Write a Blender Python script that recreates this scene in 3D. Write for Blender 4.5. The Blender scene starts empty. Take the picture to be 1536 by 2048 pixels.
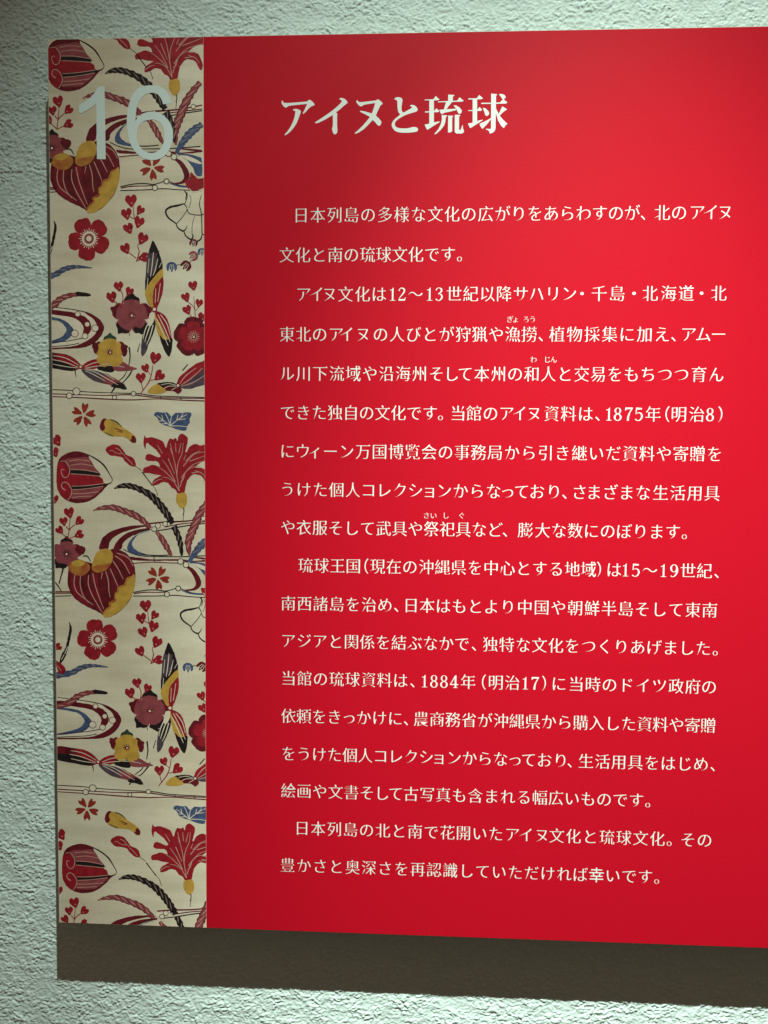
import bpy, bmesh, math, random
import numpy as np
from mathutils import Matrix, Vector, geometry
random.seed(7)
S = bpy.context.scene
COL = S.collection
rad = math.radians

# ------------------------------------------------------------------ camera, world, lamp, exposure
# place coordinates: X to the right along the wall, Z up, the viewer on the -Y side.
# "panel coordinates" (px, py, pz): origin at the panel's upper left corner, pz out of the panel.
HZ = 1.90                                   # height of the panel's upper edge above the floor
def W(px, py, pz=0.0):
    return Vector((px, -pz, py + HZ))
CAM = np.array([0.38092274, -0.42004846, 0.84669774])
RT = np.array([[0.99863471, -0.01061372, 0.05114741],
               [0.00786917, 0.99853334, 0.05356529],
               [-0.05164092, -0.05308968, 0.99725358]])
FPX = 1698.4
cd = bpy.data.cameras.new('camera'); cam = bpy.data.objects.new('camera', cd); COL.objects.link(cam)
ax = [Vector((RT[0, i], -RT[2, i], RT[1, i])) for i in range(3)]
m = Matrix((ax[0], ax[1], ax[2])).transposed().to_4x4(); m.translation = W(*CAM)
cam.matrix_world = m
cd.sensor_fit = 'VERTICAL'; cd.sensor_height = 24.0; cd.lens = 24.0 * FPX / 2048.0
cd.clip_start = 0.01; cd.clip_end = 50
S.camera = cam

world = bpy.data.worlds.new('World'); S.world = world; world.use_nodes = True
bg = world.node_tree.nodes['Background']
# dim warm room light: a little stronger from the ceiling side than from the floor
wn, wl = world.node_tree.nodes, world.node_tree.links
wg = wn.new('ShaderNodeTexCoord'); ws_ = wn.new('ShaderNodeSeparateXYZ'); wr = wn.new('ShaderNodeMapRange'); wm = wn.new('ShaderNodeMix'); wm.data_type = 'RGBA'
wl.new(wg.outputs['Generated'], ws_.inputs[0]); wl.new(ws_.outputs['Z'], wr.inputs['Value']); wr.inputs['From Min'].default_value = -0.7; wr.inputs['From Max'].default_value = 0.7
wl.new(wr.outputs['Result'], wm.inputs['Factor']); wm.inputs['A'].default_value = (0.16, 0.10, 0.06, 1); wm.inputs['B'].default_value = (1.0, 0.75, 0.51, 1)
wl.new(wm.outputs['Result'], bg.inputs[0]); bg.inputs[1].default_value = 0.125

LP = W(0.495, 1.400, 0.911)                 # gallery spots, high in front of the wall
def gallery_spot(loc, aim, energy, cone):
    ld = bpy.data.lights.new('gallery_spot', 'SPOT'); lo = bpy.data.objects.new('gallery_spot', ld); COL.objects.link(lo)
    lo.location = loc; lo.rotation_euler = (aim - loc).to_track_quat('-Z', 'Y').to_euler()
    ld.energy = energy; ld.color = (0.82, 1.0, 0.87); ld.spot_size = rad(cone); ld.spot_blend = 1.0; ld.shadow_soft_size = 0.010
gallery_spot(LP, W(0.871, -4.628), 295, 72.5)            # wide beam
gallery_spot(LP + Vector((-0.010, 0, 0)), W(0.612, -1.038), 405, 28.5)   # narrow beam

S.view_settings.view_transform = 'Standard'; S.view_settings.look = 'None'
S.view_settings.exposure = 0; S.view_settings.gamma = 1
S.render.engine = 'CYCLES'; S.cycles.max_bounces = 5; S.cycles.diffuse_bounces = 3

# ------------------------------------------------------------------ materials
def mat(name, col, rough=0.6, spec=0.3, var=0.0, vscale=30.0, bump=0.0, bscale=400.0, detail=3.0, col2=None):
    M = bpy.data.materials.new(name); M.use_nodes = True; nt = M.node_tree; N = nt.nodes; L = nt.links
    b = N['Principled BSDF']; b.inputs['Roughness'].default_value = rough
    b.inputs['Specular IOR Level'].default_value = spec
    b.inputs['Base Color'].default_value = (*col, 1)
    tc = N.new('ShaderNodeTexCoord')
    if var or col2:
        n = N.new('ShaderNodeTexNoise'); n.inputs['Scale'].default_value = vscale; n.inputs['Detail'].default_value = detail
        L.new(tc.outputs['Object'], n.inputs['Vector'])
        r = N.new('ShaderNodeValToRGB'); L.new(n.outputs['Fac'], r.inputs['Fac'])
        c2 = col2 or tuple(min(1, c * (1 + var)) for c in col); c1 = col if col2 else tuple(c * (1 - var) for c in col)
        r.color_ramp.elements[0].color = (*c1, 1); r.color_ramp.elements[1].color = (*c2, 1)
        r.color_ramp.elements[0].position = 0.32; r.color_ramp.elements[1].position = 0.68
        L.new(r.outputs['Color'], b.inputs['Base Color'])
    if bump:
        n2 = N.new('ShaderNodeTexNoise'); n2.inputs['Scale'].default_value = bscale; n2.inputs['Detail'].default_value = 2
        L.new(tc.outputs['Object'], n2.inputs['Vector'])
        bp = N.new('ShaderNodeBump'); bp.inputs['Strength'].default_value = bump; bp.inputs['Distance'].default_value = 0.0004
        L.new(n2.outputs['Fac'], bp.inputs['Height']); L.new(bp.outputs['Normal'], b.inputs['Normal'])
    return M

M_wall = mat('stippled_plaster', (0.77, 0.865, 0.845), 0.9, 0.15, var=0.04, vscale=220, bump=0.35, bscale=1100)
M_red = mat('red_laminate', (0.56, 0.0042, 0.018), 0.5, 0.14, var=0.07, vscale=900, bump=0.35, bscale=1500, detail=2)
M_core = mat('board_core', (0.62, 0.58, 0.50), 0.6, 0.3)
M_white = mat('white_print', (0.90, 0.89, 0.87), 0.5, 0.3)
M_num = mat('pale_vinyl', (0.80, 0.87, 0.87), 0.5, 0.3, var=0.02, vscale=700)

def cloth_material():
    M = bpy.data.materials.new('cream_cloth_print'); M.use_nodes = True; nt = M.node_tree; N = nt.nodes; L = nt.links
    b = N['Principled BSDF']; b.inputs['Roughness'].default_value = 0.5; b.inputs['Specular IOR Level'].default_value = 0.3
    tc = N.new('ShaderNodeTexCoord')
    def noise(sc, stretch=None, det=3):
        n = N.new('ShaderNodeTexNoise'); n.inputs['Scale'].default_value = sc; n.inputs['Detail'].default_value = det
        if stretch:
            mp = N.new('ShaderNodeMapping'); mp.inputs['Scale'].default_value = stretch
            L.new(tc.outputs['Object'], mp.inputs['Vector']); L.new(mp.outputs['Vector'], n.inputs['Vector'])
        else: L.new(tc.outputs['Object'], n.inputs['Vector'])
        return n
    def ramp(n, c1, c2, a, z):
        r = N.new('ShaderNodeValToRGB'); L.new(n.outputs['Fac'], r.inputs['Fac'])
        r.color_ramp.elements[0].color = (*c1, 1); r.color_ramp.elements[1].color = (*c2, 1)
        r.color_ramp.elements[0].position = a; r.color_ramp.elements[1].position = z
        return r
    def mul(a, c):
        x = N.new('ShaderNodeMix'); x.data_type = 'RGBA'; x.blend_type = 'MULTIPLY'; x.inputs['Factor'].default_value = 1
        L.new(a, x.inputs['A']); L.new(c, x.inputs['B']); return x.outputs['Result']
    base = ramp(noise(11, (1, 1, 0.7), 5), (0.88, 0.715, 0.555), (0.95, 0.82, 0.665), 0.35, 0.7).outputs['Color']
    folds = ramp(noise(16, (0.6, 1, 3.5)), (0.84, 0.83, 0.81), (1, 1, 1), 0.35, 0.62).outputs['Color']
    weave1 = ramp(noise(650, (1, 1, 0.12), 1), (0.955, 0.955, 0.955), (1.0, 1.0, 1.0), 0.35, 0.65).outputs['Color']
    weave2 = ramp(noise(650, (0.12, 1, 1), 1), (0.955, 0.955, 0.955), (1.0, 1.0, 1.0), 0.35, 0.65).outputs['Color']
    L.new(mul(mul(mul(base, folds), weave1), weave2), b.inputs['Base Color'])
    return M
M_cloth = cloth_material()
INK = {
    'r': mat('crimson_ink', (0.36, 0.014, 0.026), 0.5, 0.3, var=0.22, vscale=160),
    'm': mat('maroon_ink', (0.15, 0.010, 0.018), 0.5, 0.3, var=0.3, vscale=120),
    'k': mat('black_ink', (0.020, 0.012, 0.014), 0.5, 0.3, var=0.3, vscale=200),
    'p': mat('rose_ink', (0.33, 0.065, 0.08), 0.5, 0.3, var=0.18, vscale=140),
    'P': mat('pale_pink_resist', (0.66, 0.34, 0.28), 0.5, 0.3, var=0.1, vscale=200),
    'w': mat('pale_resist', (0.90, 0.74, 0.60), 0.5, 0.3, var=0.08, vscale=200),
    'b': mat('blue_ink', (0.075, 0.10, 0.21), 0.5, 0.3, var=0.25, vscale=160),
    'y': mat('ochre_ink', (0.64, 0.35, 0.065), 0.5, 0.3, var=0.15, vscale=120),
    'o': mat('orange_ink', (0.42, 0.075, 0.03), 0.5, 0.3, vscale=110, col2=(0.56, 0.25, 0.05)),
    'c': mat('dark_crimson_ink', (0.225, 0.012, 0.024), 0.5, 0.3, var=0.3, vscale=90),
    'h': mat('taupe_resist', (0.34, 0.24, 0.20), 0.5, 0.3, var=0.2, vscale=200),
    'g': mat('dark_green_ink', (0.035, 0.065, 0.045), 0.5, 0.3, var=0.2, vscale=200),
    'v': mat('dusky_purple_ink', (0.10, 0.060, 0.085), 0.5, 0.3, var=0.3, vscale=140),
    's': mat('vermilion_ink', (0.36, 0.035, 0.022), 0.5, 0.3, var=0.2, vscale=160),
    'x': M_num,
}

# ------------------------------------------------------------------ helpers
def link(name, me, parent=None):
    o = bpy.data.objects.new(name, me); COL.objects.link(o)
    if parent: o.parent = parent
    return o
def at(x, y, pz=0.0):
    """point of the panel's own plane seen at that point of the survey photograph"""
    d = RT @ np.array([x - 768.0, 1024.0 - y, -FPX]); t = (pz - CAM[2]) / d[2]
    q = CAM + d * t
    return float(q[0]), float(q[1])
def box_bm(bm, x0, x1, y0, y1, z0, z1, bevel=0.0):
    vs = [bm.verts.new(W(x, y, z)) for x in (x0, x1) for y in (y0, y1) for z in (z0, z1)]
    fs = []
    for q in ((0, 1, 3, 2), (4, 6, 7, 5), (0, 4, 5, 1), (2, 3, 7, 6), (0, 2, 6, 4), (1, 5, 7, 3)):
        fs.append(bm.faces.new([vs[i] for i in q]))
    if bevel:
        bmesh.ops.recalc_face_normals(bm, faces=fs)
        bmesh.ops.bevel(bm, geom=list({e for f in fs for e in f.edges}), offset=bevel, segments=2, affect='EDGES', profile=0.6)
    else: bmesh.ops.recalc_face_normals(bm, faces=fs)
def bm_obj(name, bm, mats, parent=None):
    me = bpy.data.meshes.new(name); bm.to_mesh(me); bm.free()
    for k in (mats if isinstance(mats, (list, tuple)) else [mats]): me.materials.append(k)
    return link(name, me, parent)

PH = 0.900          # panel height
PWD = 0.90          # panel width
BX = 0.15643        # where the cloth print ends and the red field begins
TH = 0.008          # board thickness
STAND = 0.034       # front of the board to the wall

# ------------------------------------------------------------------ wall: real stipple near the panel, plain wall around it
def make_wall():
    rng = np.random.RandomState(5)
    perm = rng.permutation(4096)
    ang = rng.rand(4096) * 2 * np.pi; gx, gy = np.cos(ang), np.sin(ang)
    def perlin(x, y, off=0):
        xi = np.floor(x).astype(np.int64); yi = np.floor(y).astype(np.int64); xf = x - xi; yf = y - yi
        def g(ix, iy, dx, dy):
            h = perm[(perm[(ix + off) & 4095] + iy * 17 + off * 31) & 4095]
            return gx[h] * dx + gy[h] * dy
        u = xf * xf * xf * (xf * (xf * 6 - 15) + 10); v = yf * yf * yf * (yf * (yf * 6 - 15) + 10)
        a = g(xi, yi, xf, yf); b = g(xi + 1, yi, xf - 1, yf); c = g(xi, yi + 1, xf, yf - 1); d = g(xi + 1, yi + 1, xf - 1, yf - 1)
        return (a + (b - a) * u) + ((c + (d - c) * u) - (a + (b - a) * u)) * v
    def ss(a, b, x):
        t = np.clip((x - a) / (b - a), 0, 1); return t * t * (3 - 2 * t)
    def height(x, y):
        wx = x + 0.0022 * perlin(x * 150, y * 150, 1) + 0.0009 * perlin(x * 420, y * 420, 2)
        wy = y + 0.0022 * perlin(x * 150, y * 150, 3) + 0.0009 * perlin(x * 420, y * 420, 4)
        n1 = perlin(wx * 140, wy * 180, 5); n2 = perlin(wx * 270, wy * 350, 6); n3 = perlin(wx * 480, wy * 540, 7)
        n4 = perlin(x * 700, y * 700, 8); n0 = perlin(x * 26, y * 26, 9); nm = perlin(x * 40, y * 40, 10); nk = perlin(wx * 60 + 9, wy * 75, 11)
        m1 = 0.35 + 0.9 * ss(-0.35, 0.35, nm); m2 = 0.5 + 0.8 * ss(-0.3, 0.3, perlin(x * 55, y * 55, 12))
        h = 0.42 * m1 * ss(-0.05, 0.07, n1 + 0.45 * n2) + 0.34 * m2 * ss(-0.04, 0.09, n2 + 0.5 * n3) + 0.20 * m1 * ss(-0.02, 0.14, n3 + 0.3 * n4)
        h += 0.09 * n4 + 0.30 * ss(-.25, .3, nk) + 0.35 * n0
        return h * 0.00104
    st = 0.00076
    X0, X1, Y0, Y1 = -0.16, 0.93, -1.13, 0.15
    nx = int((X1 - X0) / st); ny = int((Y1 - Y0) / st)
    xs = np.linspace(X0, X1, nx + 1); ys = np.linspace(Y0, Y1, ny + 1)
    GX, GY = np.meshgrid(xs, ys); H = height(GX, GY)
    # fade the relief to nothing at the grid's outer rim so it meets the plain wall
    e = np.minimum.reduce([GX - X0, X1 - GX, GY - Y0, Y1 - GY]); H *= ss(0, 0.01, e)
    cx = (GX[:-1, :-1] + GX[1:, 1:]) / 2; cy = (GY[:-1, :-1] + GY[1:, 1:]) / 2
    keep = ~((cx > 0.045) & (cx < 0.88) & (cy < -0.045) & (cy > -0.855))
    ii, jj = np.nonzero(keep)
    a = ii * (nx + 1) + jj; quads = np.stack([a, a + 1, a + nx + 2, a + nx + 1], 1)
    used = np.unique(quads); remap = np.full((nx + 1) * (ny + 1), -1); remap[used] = np.arange(len(used)); quads = remap[quads]
    co = np.stack([GX.ravel()[used], STAND - H.ravel()[used], GY.ravel()[used] + HZ], 1)
    # depth: raised relief comes towards the viewer (-Y)
    me = bpy.data.meshes.new('wall')
    # plain surround
    ex = [-2.5, X0, X1, 3.0]; ey = [-HZ, Y0, Y1, 1.2]
    extra = []; eq = []
    base = len(used)
    for j in range(4):
        for i in range(4): extra.append((ex[i], STAND, ey[j] + HZ))
    for j in range(3):
        for i in range(3):
            if i == 1 and j == 1: continue
            k = base + j * 4 + i; eq.append((k, k + 1, k + 5, k + 4))
    # patch behind the board
    k = base + 16; extra += [(0.03, STAND + 0.0012, -0.87 + HZ), (0.895, STAND + 0.0012, -0.87 + HZ), (0.895, STAND + 0.0012, -0.03 + HZ), (0.03, STAND + 0.0012, -0.03 + HZ)]
    eq.append((k, k + 1, k + 2, k + 3))
    co = np.vstack([co, np.array(extra)]); quads = np.vstack([quads, np.array(eq)])
    nf = len(quads)
    me.vertices.add(len(co)); me.vertices.foreach_set('co', co.astype(np.float32).ravel())
    me.loops.add(nf * 4); me.loops.foreach_set('vertex_index', quads.astype(np.int32).ravel())
    me.polygons.add(nf); me.polygons.foreach_set('loop_start', np.arange(0, nf * 4, 4, dtype=np.int32))
    me.polygons.foreach_set('use_smooth', np.ones(nf, dtype=bool))
    me.update(calc_edges=True); me.validate()
    me.materials.append(M_wall)
    o = link('wall', me); o['kind'] = 'structure'
    return o
make_wall()

# ------------------------------------------------------------------ the panel
panel = bpy.data.objects.new('text_panel', None); COL.objects.link(panel)
panel.location = W(0.0, -PH, 0.0); bpy.context.view_layer.update()
panel['label'] = 'red museum text panel with flower-print cloth strip, pale number 16 and white Japanese text'
panel['category'] = 'text panel'
PINV = Matrix.Translation(-panel.location)
def to_panel(o):
    """parts are modelled in place; keep them there under the panel's origin"""
    o.matrix_parent_inverse = PINV.copy(); return o

bm = bmesh.new(); box_bm(bm, 0, PWD, -PH, 0, -TH, 0, 0.0003); to_panel(bm_obj('board', bm, M_core, panel))
bm = bmesh.new(); box_bm(bm, BX, PWD - 0.0005, -PH + 0.0005, -0.0005, 0.0, 0.00012); to_panel(bm_obj('red_face', bm, M_red, panel))
bm = bmesh.new(); box_bm(bm, 0.0005, BX - 0.0001, -PH + 0.0005, -0.0005, 0.0, 0.00012)
cloth = to_panel(bm_obj('cloth_print', bm, M_cloth, panel))
# stand-off spacers that carry the board on the wall
for sx in (0.12, PWD - 0.12):
    for sy in (-0.12, -PH + 0.12):
        bm = bmesh.new()
        r = bmesh.ops.create_cone(bm, cap_ends=True, segments=20, radius1=0.012, radius2=0.012, depth=STAND - TH)
        bmesh.ops.rotate(bm, verts=r['verts'], cent=(0, 0, 0), matrix=Matrix.Rotation(rad(90), 3, 'X'))
        bmesh.ops.translate(bm, verts=r['verts'], vec=W(sx, sy, -(TH + STAND) / 2))
        to_panel(bm_obj('spacer', bm, M_core, panel))

# ------------------------------------------------------------------ flat print: filled shapes and strokes
def catmull(pts, closed=True, n=5):
    P = [np.array(p, float) for p in pts]; out = []; m_ = len(P)
    rng_ = range(m_) if closed else range(m_ - 1)
    for i in rng_:
        if closed: a, b, c, d = P[i - 1], P[i], P[(i + 1) % m_], P[(i + 2) % m_]
        else: a, b, c, d = P[max(i - 1, 0)], P[i], P[i + 1], P[min(i + 2, m_ - 1)]
        for k in range(n):
            t = k / n
            out.append(0.5 * ((2 * b) + (c - a) * t + (2 * a - 5 * b + 4 * c - d) * t * t + (3 * b - a - 3 * c + d) * t ** 3))
    if not closed: out.append(P[-1])
    return out

class Motif:
    """shapes drawn in the coordinates of one enlarged crop (1 unit = 1/sc photo pixel)"""
    def __init__(s, name, ox, oy, sc=3.84, layer=0):
        s.name, s.ox, s.oy, s.sc, s.layer, s.sh = name, ox, oy, sc, layer, []
    def P(s, p): return at(s.ox + p[0] / s.sc, s.oy + p[1] / s.sc)
    def F(s, c, pts, smooth=True, holes=None, n=4):
        jt = random.Random(len(pts) * 31 + int(pts[0][0])); J = 1.7 if smooth else 0.0      # hand-cut stencil edge
        loops = [[s.P((q[0] + jt.uniform(-J, J), q[1] + jt.uniform(-J, J))) for q in (catmull(l, True, n) if smooth else l)] for l in [pts] + (holes or [])]
        s.sh.append((c, 'loops', loops)); return s
    def S(s, c, pts, w, smooth=True, bump=0.0):
        P = catmull(pts, False, 5) if smooth and len(pts) > 2 else [np.array(q, float) for q in pts]
        n = len(P); ws = w if isinstance(w, (list, tuple)) else [w, w]
        if s.name.startswith(('bamboo', 'river', 'left_stream')): ws = [q * 1.35 + 0.8 for q in ws]
        L_, R_ = [], []
        for i, q in enumerate(P):
            t = P[min(i + 1, n - 1)] - P[max(i - 1, 0)]; t = t / (np.hypot(*t) + 1e-9); nn = np.array([-t[1], t[0]])
            f = i / (n - 1) * (len(ws) - 1); k = min(int(f), len(ws) - 2); wv = (ws[k] + (ws[k + 1] - ws[k]) * (f - k)) / 2
            wv *= 1 + bump * math.sin(i * 2.1) + random.uniform(-.07, .07)
            L_.append(s.P(q + nn * wv)); R_.append(s.P(q - nn * wv))
        s.sh.append((c, 'strip', [L_, R_])); return s
    def C(s, x, y, r, c, ring=None, rw=5):
        circ = lambda rr: [(x + rr * math.cos(a * math.pi / 9), y + rr * math.sin(a * math.pi / 9)) for a in range(18)]
        if ring: s.F(ring, circ(r + rw / 2), False)
        s.F(c, circ(r - (rw / 2 if ring else 0)), False); return s
    def H(s, x, y, r, ang=0, c='r', dot=True):
        pts = [(0, 1.15), (-.55, .55), (-.95, -.1), (-.75, -.75), (-.3, -.85), (0, -.5), (.3, -.85), (.75, -.75), (.95, -.1), (.55, .55)]
        ca, sa = math.cos(rad(ang)), math.sin(rad(ang)); j = lambda: random.uniform(.94, 1.06)
        f = lambda p: (x + r * (p[0] * ca - p[1] * sa) * j(), y + r * (p[0] * sa + p[1] * ca))
        s.F(c, [f(p) for p in pts], n=3)
        if dot: s.F('P', [f((.08 + .12 * math.cos(a), .45 + .12 * math.sin(a))) for a in (0, 1.2, 2.4, 3.6, 4.8)], n=2)
        return s
    def rope(s, pts, ws, base, hi, dark=None, every=4):
        ws = [q * 1.15 + 1 for q in ws]; s.S('k' if base == 'k' else 'm' if base == 'p' else base, pts, [q * 1.12 for q in ws], bump=.16); s.S(base, pts, [q * .84 for q in ws], bump=.16)
        P = catmull(pts, False, 5); n = len(P)
        for i in range(2, n - 3, every):
            t = P[i + 1] - P[i]; t = t / (np.hypot(*t) + 1e-9); nn = np.array([-t[1], t[0]])
            f = i / (n - 1) * (len(ws) - 1); k = min(int(f), len(ws) - 2); w = ws[k] + (ws[k + 1] - ws[k]) * (f - k)
            L_ = w * .75
            s.S(hi, [P[i] - nn * w * .26 - t * L_ * 1.2, P[i] + nn * w * .05, P[i] + nn * w * .28 + t * L_ * .8], [2.5, 7, 2.5], False)
            if dark: s.S(dark, [P[i] - nn * w * .38 + t * L_ * .1, P[i] + nn * w * .30 + t * L_ * 1.3], [3, w * .28, 3], False)
        return s
    def build(s, src=None, dst=None, rot=0.0, scale=1.0):
        """src: anchor in own crop units, dst: anchor as photo pixels; None = where it was drawn"""
        bm_ = bmesh.new(); cols = []
        if src is not None:
            a = np.array(s.P(src)); b = np.array(at(*dst)) if dst is not None else a
        else: a = b = np.zeros(2)
        c_, s_ = math.cos(rad(rot)) * scale, math.sin(rad(rot)) * scale
        def T(q):
            d = (q[0] - a[0], q[1] - a[1]); return (b[0] + d[0] * c_ - d[1] * s_, b[1] + d[0] * s_ + d[1] * c_)
        for k, (c, kind, g) in enumerate(s.sh):
            z = 0.00013 + 0.00004 * s.layer + 4e-6 * (k + 1)
            if c not in cols: cols.append(c)
            mi = cols.index(c)
            if kind == 'loops':
                lp = [[T(q) for q in l] for l in g]; r0 = lp[0][0]
                loops = [[Vector(((q[0] - r0[0]) * 60, (q[1] - r0[1]) * 60, 0)) for q in l] for l in lp]
                vs = [bm_.verts.new((q[0], q[1], z)) for l in lp for q in l]
                for tri in geometry.tessellate_polygon(loops):
                    if len(set(tri)) == 3:
                        try: f = bm_.faces.new([vs[i] for i in tri])
                        except ValueError: continue
                        f.material_index = mi
            else:
                A = [bm_.verts.new((*T(q), z)) for q in g[0]]; B = [bm_.verts.new((*T(q), z)) for q in g[1]]
                for i in range(len(A) - 1):
                    f = bm_.faces.new((A[i], A[i + 1], B[i + 1], B[i])); f.material_index = mi
        for pc, pn in (((0.0006, 0, 0), (-1, 0, 0)), ((BX - 0.0002, 0, 0), (1, 0, 0)), ((0, -0.0006, 0), (0, 1, 0)), ((0, -PH + 0.0006, 0), (0, -1, 0))):
            bmesh.ops.bisect_plane(bm_, geom=bm_.verts[:] + bm_.edges[:] + bm_.faces[:], plane_co=pc, plane_no=pn, clear_outer=True, dist=1e-7)
        if not bm_.faces: bm_.free(); return None
        for v in bm_.verts: v.co = W(*v.co)
        bm_.normal_update()
        fl = [f for f in bm_.faces if f.normal.y > 0]
        if fl: bmesh.ops.reverse_faces(bm_, faces=fl)
        o = bm_obj(s.name, bm_, [INK[c] for c in cols], cloth)
        o.matrix_parent_inverse = Matrix.Identity(4)
        return o

O = {1: (80, 60), 2: (80, 400), 3: (80, 740), 4: (80, 1080), 5: (80, 1420)}
def mot(name, crop, layer=0): return Motif(name, *O[crop], 3.84, layer)
def px(crop, x, y): return (O[crop][0] + x / 3.84, O[crop][1] + y / 3.84)
def put(mo, src, *dsts):
    mo.build()
    for d in dsts:
        mo.build(src, px(*d[:3]), *(d[3:]))

# --- long double line with knots across the cloth (three rows)
t = mot('bamboo_line', 3)
t.F('w', [(-10, 175), (400, 190), (800, 200), (1300, 222), (1300, 236), (900, 226), (600, 222), (-10, 205)])
t.S('k', [(-10, 148), (200, 155), (360, 168), (550, 176), (760, 182), (900, 200), (1300, 212)], [5, 5, 4, 6, 5])
t.S('m', [(-10, 180), (300, 190), (500, 196), (700, 190), (900, 212), (1300, 220)], [7, 5, 7, 5])
t.S('m', [(-10, 200), (300, 212), (480, 222), (700, 230), (900, 222), (1100, 232), (1330, 240)], [5, 7, 5, 8])
for x, y, r in ((280, 165, 28), (225, 198, 22), (572, 210, 16), (718, 182, 18)): t.C(x, y, r, 'w', 'k', 6)
t.S('k', [(925, 205), (930, 222)], 4, False).S('k', [(1075, 205), (1085, 226)], 4, False)
put(t, (280, 165), (5, 405, 600))

t = mot('bamboo_line', 4)
t.S('m', [(-10, 400), (130, 398), (240, 398)], 7).S('m', [(-10, 412), (240, 408)], 5, False).S('k', [(-10, 436), (240, 428)], 5, False)
put(t, (1062, 372), (1, 972, 1163))
t = mot('bamboo_line', 4)
t.F('w', [(720, 408), (900, 402), (1060, 392), (1200, 418), (1320, 435), (1320, 442), (1100, 430), (960, 424), (720, 426)])
t.S('k', [(715, 402), (820, 385), (900, 384), (960, 392), (1010, 382), (1060, 368), (1110, 385), (1180, 408), (1320, 418)], [5, 6, 4, 6])
t.S('m', [(720, 412), (800, 402), (900, 402), (975, 400)], [8, 5, 5]).S('k', [(715, 430), (900, 430), (1040, 425), (1150, 435), (1320, 446)], 5)
t.S('b', [(1085, 385), (1150, 408), (1230, 415), (1300, 412)], [4, 10, 10])
t.C(975, 417, 20, 'w', 'k', 6).C(1062, 372, 19, 'w', 'k', 7)
put(t, (1062, 372), (1, 972, 1163))

t = mot('river_band', 4)
t.F('w', [(690, 155), (900, 152), (1060, 160), (1060, 168), (900, 172), (720, 172)])
t.S('k', [(640, 70), (700, 100), (780, 122), (880, 126), (1100, 128), (1320, 118)], [4, 5, 5, 6])
t.F('m', [(690, 128), (760, 136), (880, 150), (1050, 146), (1180, 158), (1320, 150), (1320, 162), (1180, 168), (1040, 160), (880, 160), (760, 158), (705, 152)])
t.S('m', [(705, 180), (860, 170), (1000, 176), (1080, 178)], 5).S('k', [(875, 128), (880, 168)], 4, False)
t.F('b', [(1145, 168), (1220, 172), (1300, 192), (1330, 215), (1330, 330), (1285, 325), (1262, 270), (1215, 215)])
t.F('w', [(1165, 180), (1240, 190), (1320, 232), (1320, 248), (1250, 226), (1200, 204)])
t.S('m', [(1120, 200), (1170, 235), (1210, 300), (1215, 345), (1180, 378), (1110, 386)], [8, 22, 32, 30, 14, 5])
t.S('m', [(1170, 132), (1240, 140), (1330, 150)], [4, 10, 10])
t.C(1080, 165, 22, 'w', 'k', 6).C(1122, 190, 22, 'w', 'k', 6)
put(t, (1122, 190), (1, 1030, 975))

t = mot('river_swirl', 3)
t.F('m', [(455, 1375), (470, 1310), (500, 1270), (580, 1225), (690, 1198), (800, 1190), (860, 1198), (760, 1212), (660, 1238), (590, 1270), (540, 1315), (520, 1375)])
t.F('m', [(565, 1375), (590, 1320), (640, 1270), (730, 1230), (860, 1210), (860, 1222), (760, 1250), (690, 1285), (640, 1325), (625, 1375)])
t.F('b', [(860, 1232), (780, 1248), (710, 1290), (675, 1340), (672, 1385), (720, 1412), (800, 1424), (850, 1422), (770, 1400), (718, 1362), (708, 1330), (730, 1290), (770, 1256)])
t.S('k', [(720, 1270), (780, 1240), (870, 1220)], [4, 5, 5]).S('k', [(780, 1415), (900, 1425), (1000, 1420)], [4, 6, 5])
put(t, (680, 1360), (1, 585, 830), (5, 715, 1735))

t = mot('bamboo_branch', 3, 1)
t.F('w', [(850, 1185), (1000, 1170), (1320, 1128), (1320, 1165), (1100, 1190), (860, 1225)])
t.S('m', [(840, 1180), (960, 1168), (1130, 1160), (1320, 1132)], [8, 9, 7]).S('m', [(960, 1205), (1100, 1180), (1320, 1160)], [6, 6])
t.S('k', [(870, 1238), (980, 1222), (1150, 1192), (1320, 1172)], [5, 6, 5])
for x, y, r in ((907, 1195, 20), (962, 1183, 19), (877, 1222, 19), (1255, 1140, 17)): t.C(x, y, r, 'w', 'k' if r != 20 else 'm', 5)
put(t, (962, 1183), (5, 1020, 1550), (1, 878, 641))

t = mot('left_stream', 2)
t.F('w', [(-10, 812), (200, 830), (330, 855), (430, 905), (470, 980), (440, 1060), (380, 1100), (240, 1125), (-10, 1140), (-10, 1110), (250, 1050), (250, 990), (180, 920), (-10, 870)])
t.S('k', [(-10, 812), (180, 832), (300, 850), (400, 880), (470, 940)], [4, 5, 4])
t.F('m', [(-10, 838), (170, 850), (270, 868), (350, 900), (390, 950), (388, 1010), (340, 1055), (330, 1020), (335, 975), (300, 930), (220, 895), (-10, 868)])
t.F('m', [(340, 862), (420, 890), (475, 935), (492, 985), (470, 1045), (410, 1105), (330, 1135), (230, 1142), (-10, 1150), (-10, 1138), (200, 1130), (300, 1110), (380, 1070), (430, 1020), (440, 970), (410, 915)])
t.F('b', [(-10, 890), (130, 905), (200, 935), (245, 975), (260, 1010), (235, 1050), (170, 1090), (-10, 1118), (-10, 1105), (150, 1060), (200, 1010), (195, 975), (140, 930), (-10, 905)])
t.S('k', [(-10, 1105), (200, 1085), (330, 1060)], [4, 4, 5]).S('k', [(-10, 1132), (200, 1118), (300, 1100)], 4)
for x, y, r in ((290, 876, 20), (363, 955, 20), (425, 985, 26), (268, 1026, 27), (346, 1045, 23)): t.C(x, y, r, 'w', 'm', 5)
put(t, (490, 985), (4, 622, 1385))

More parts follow.
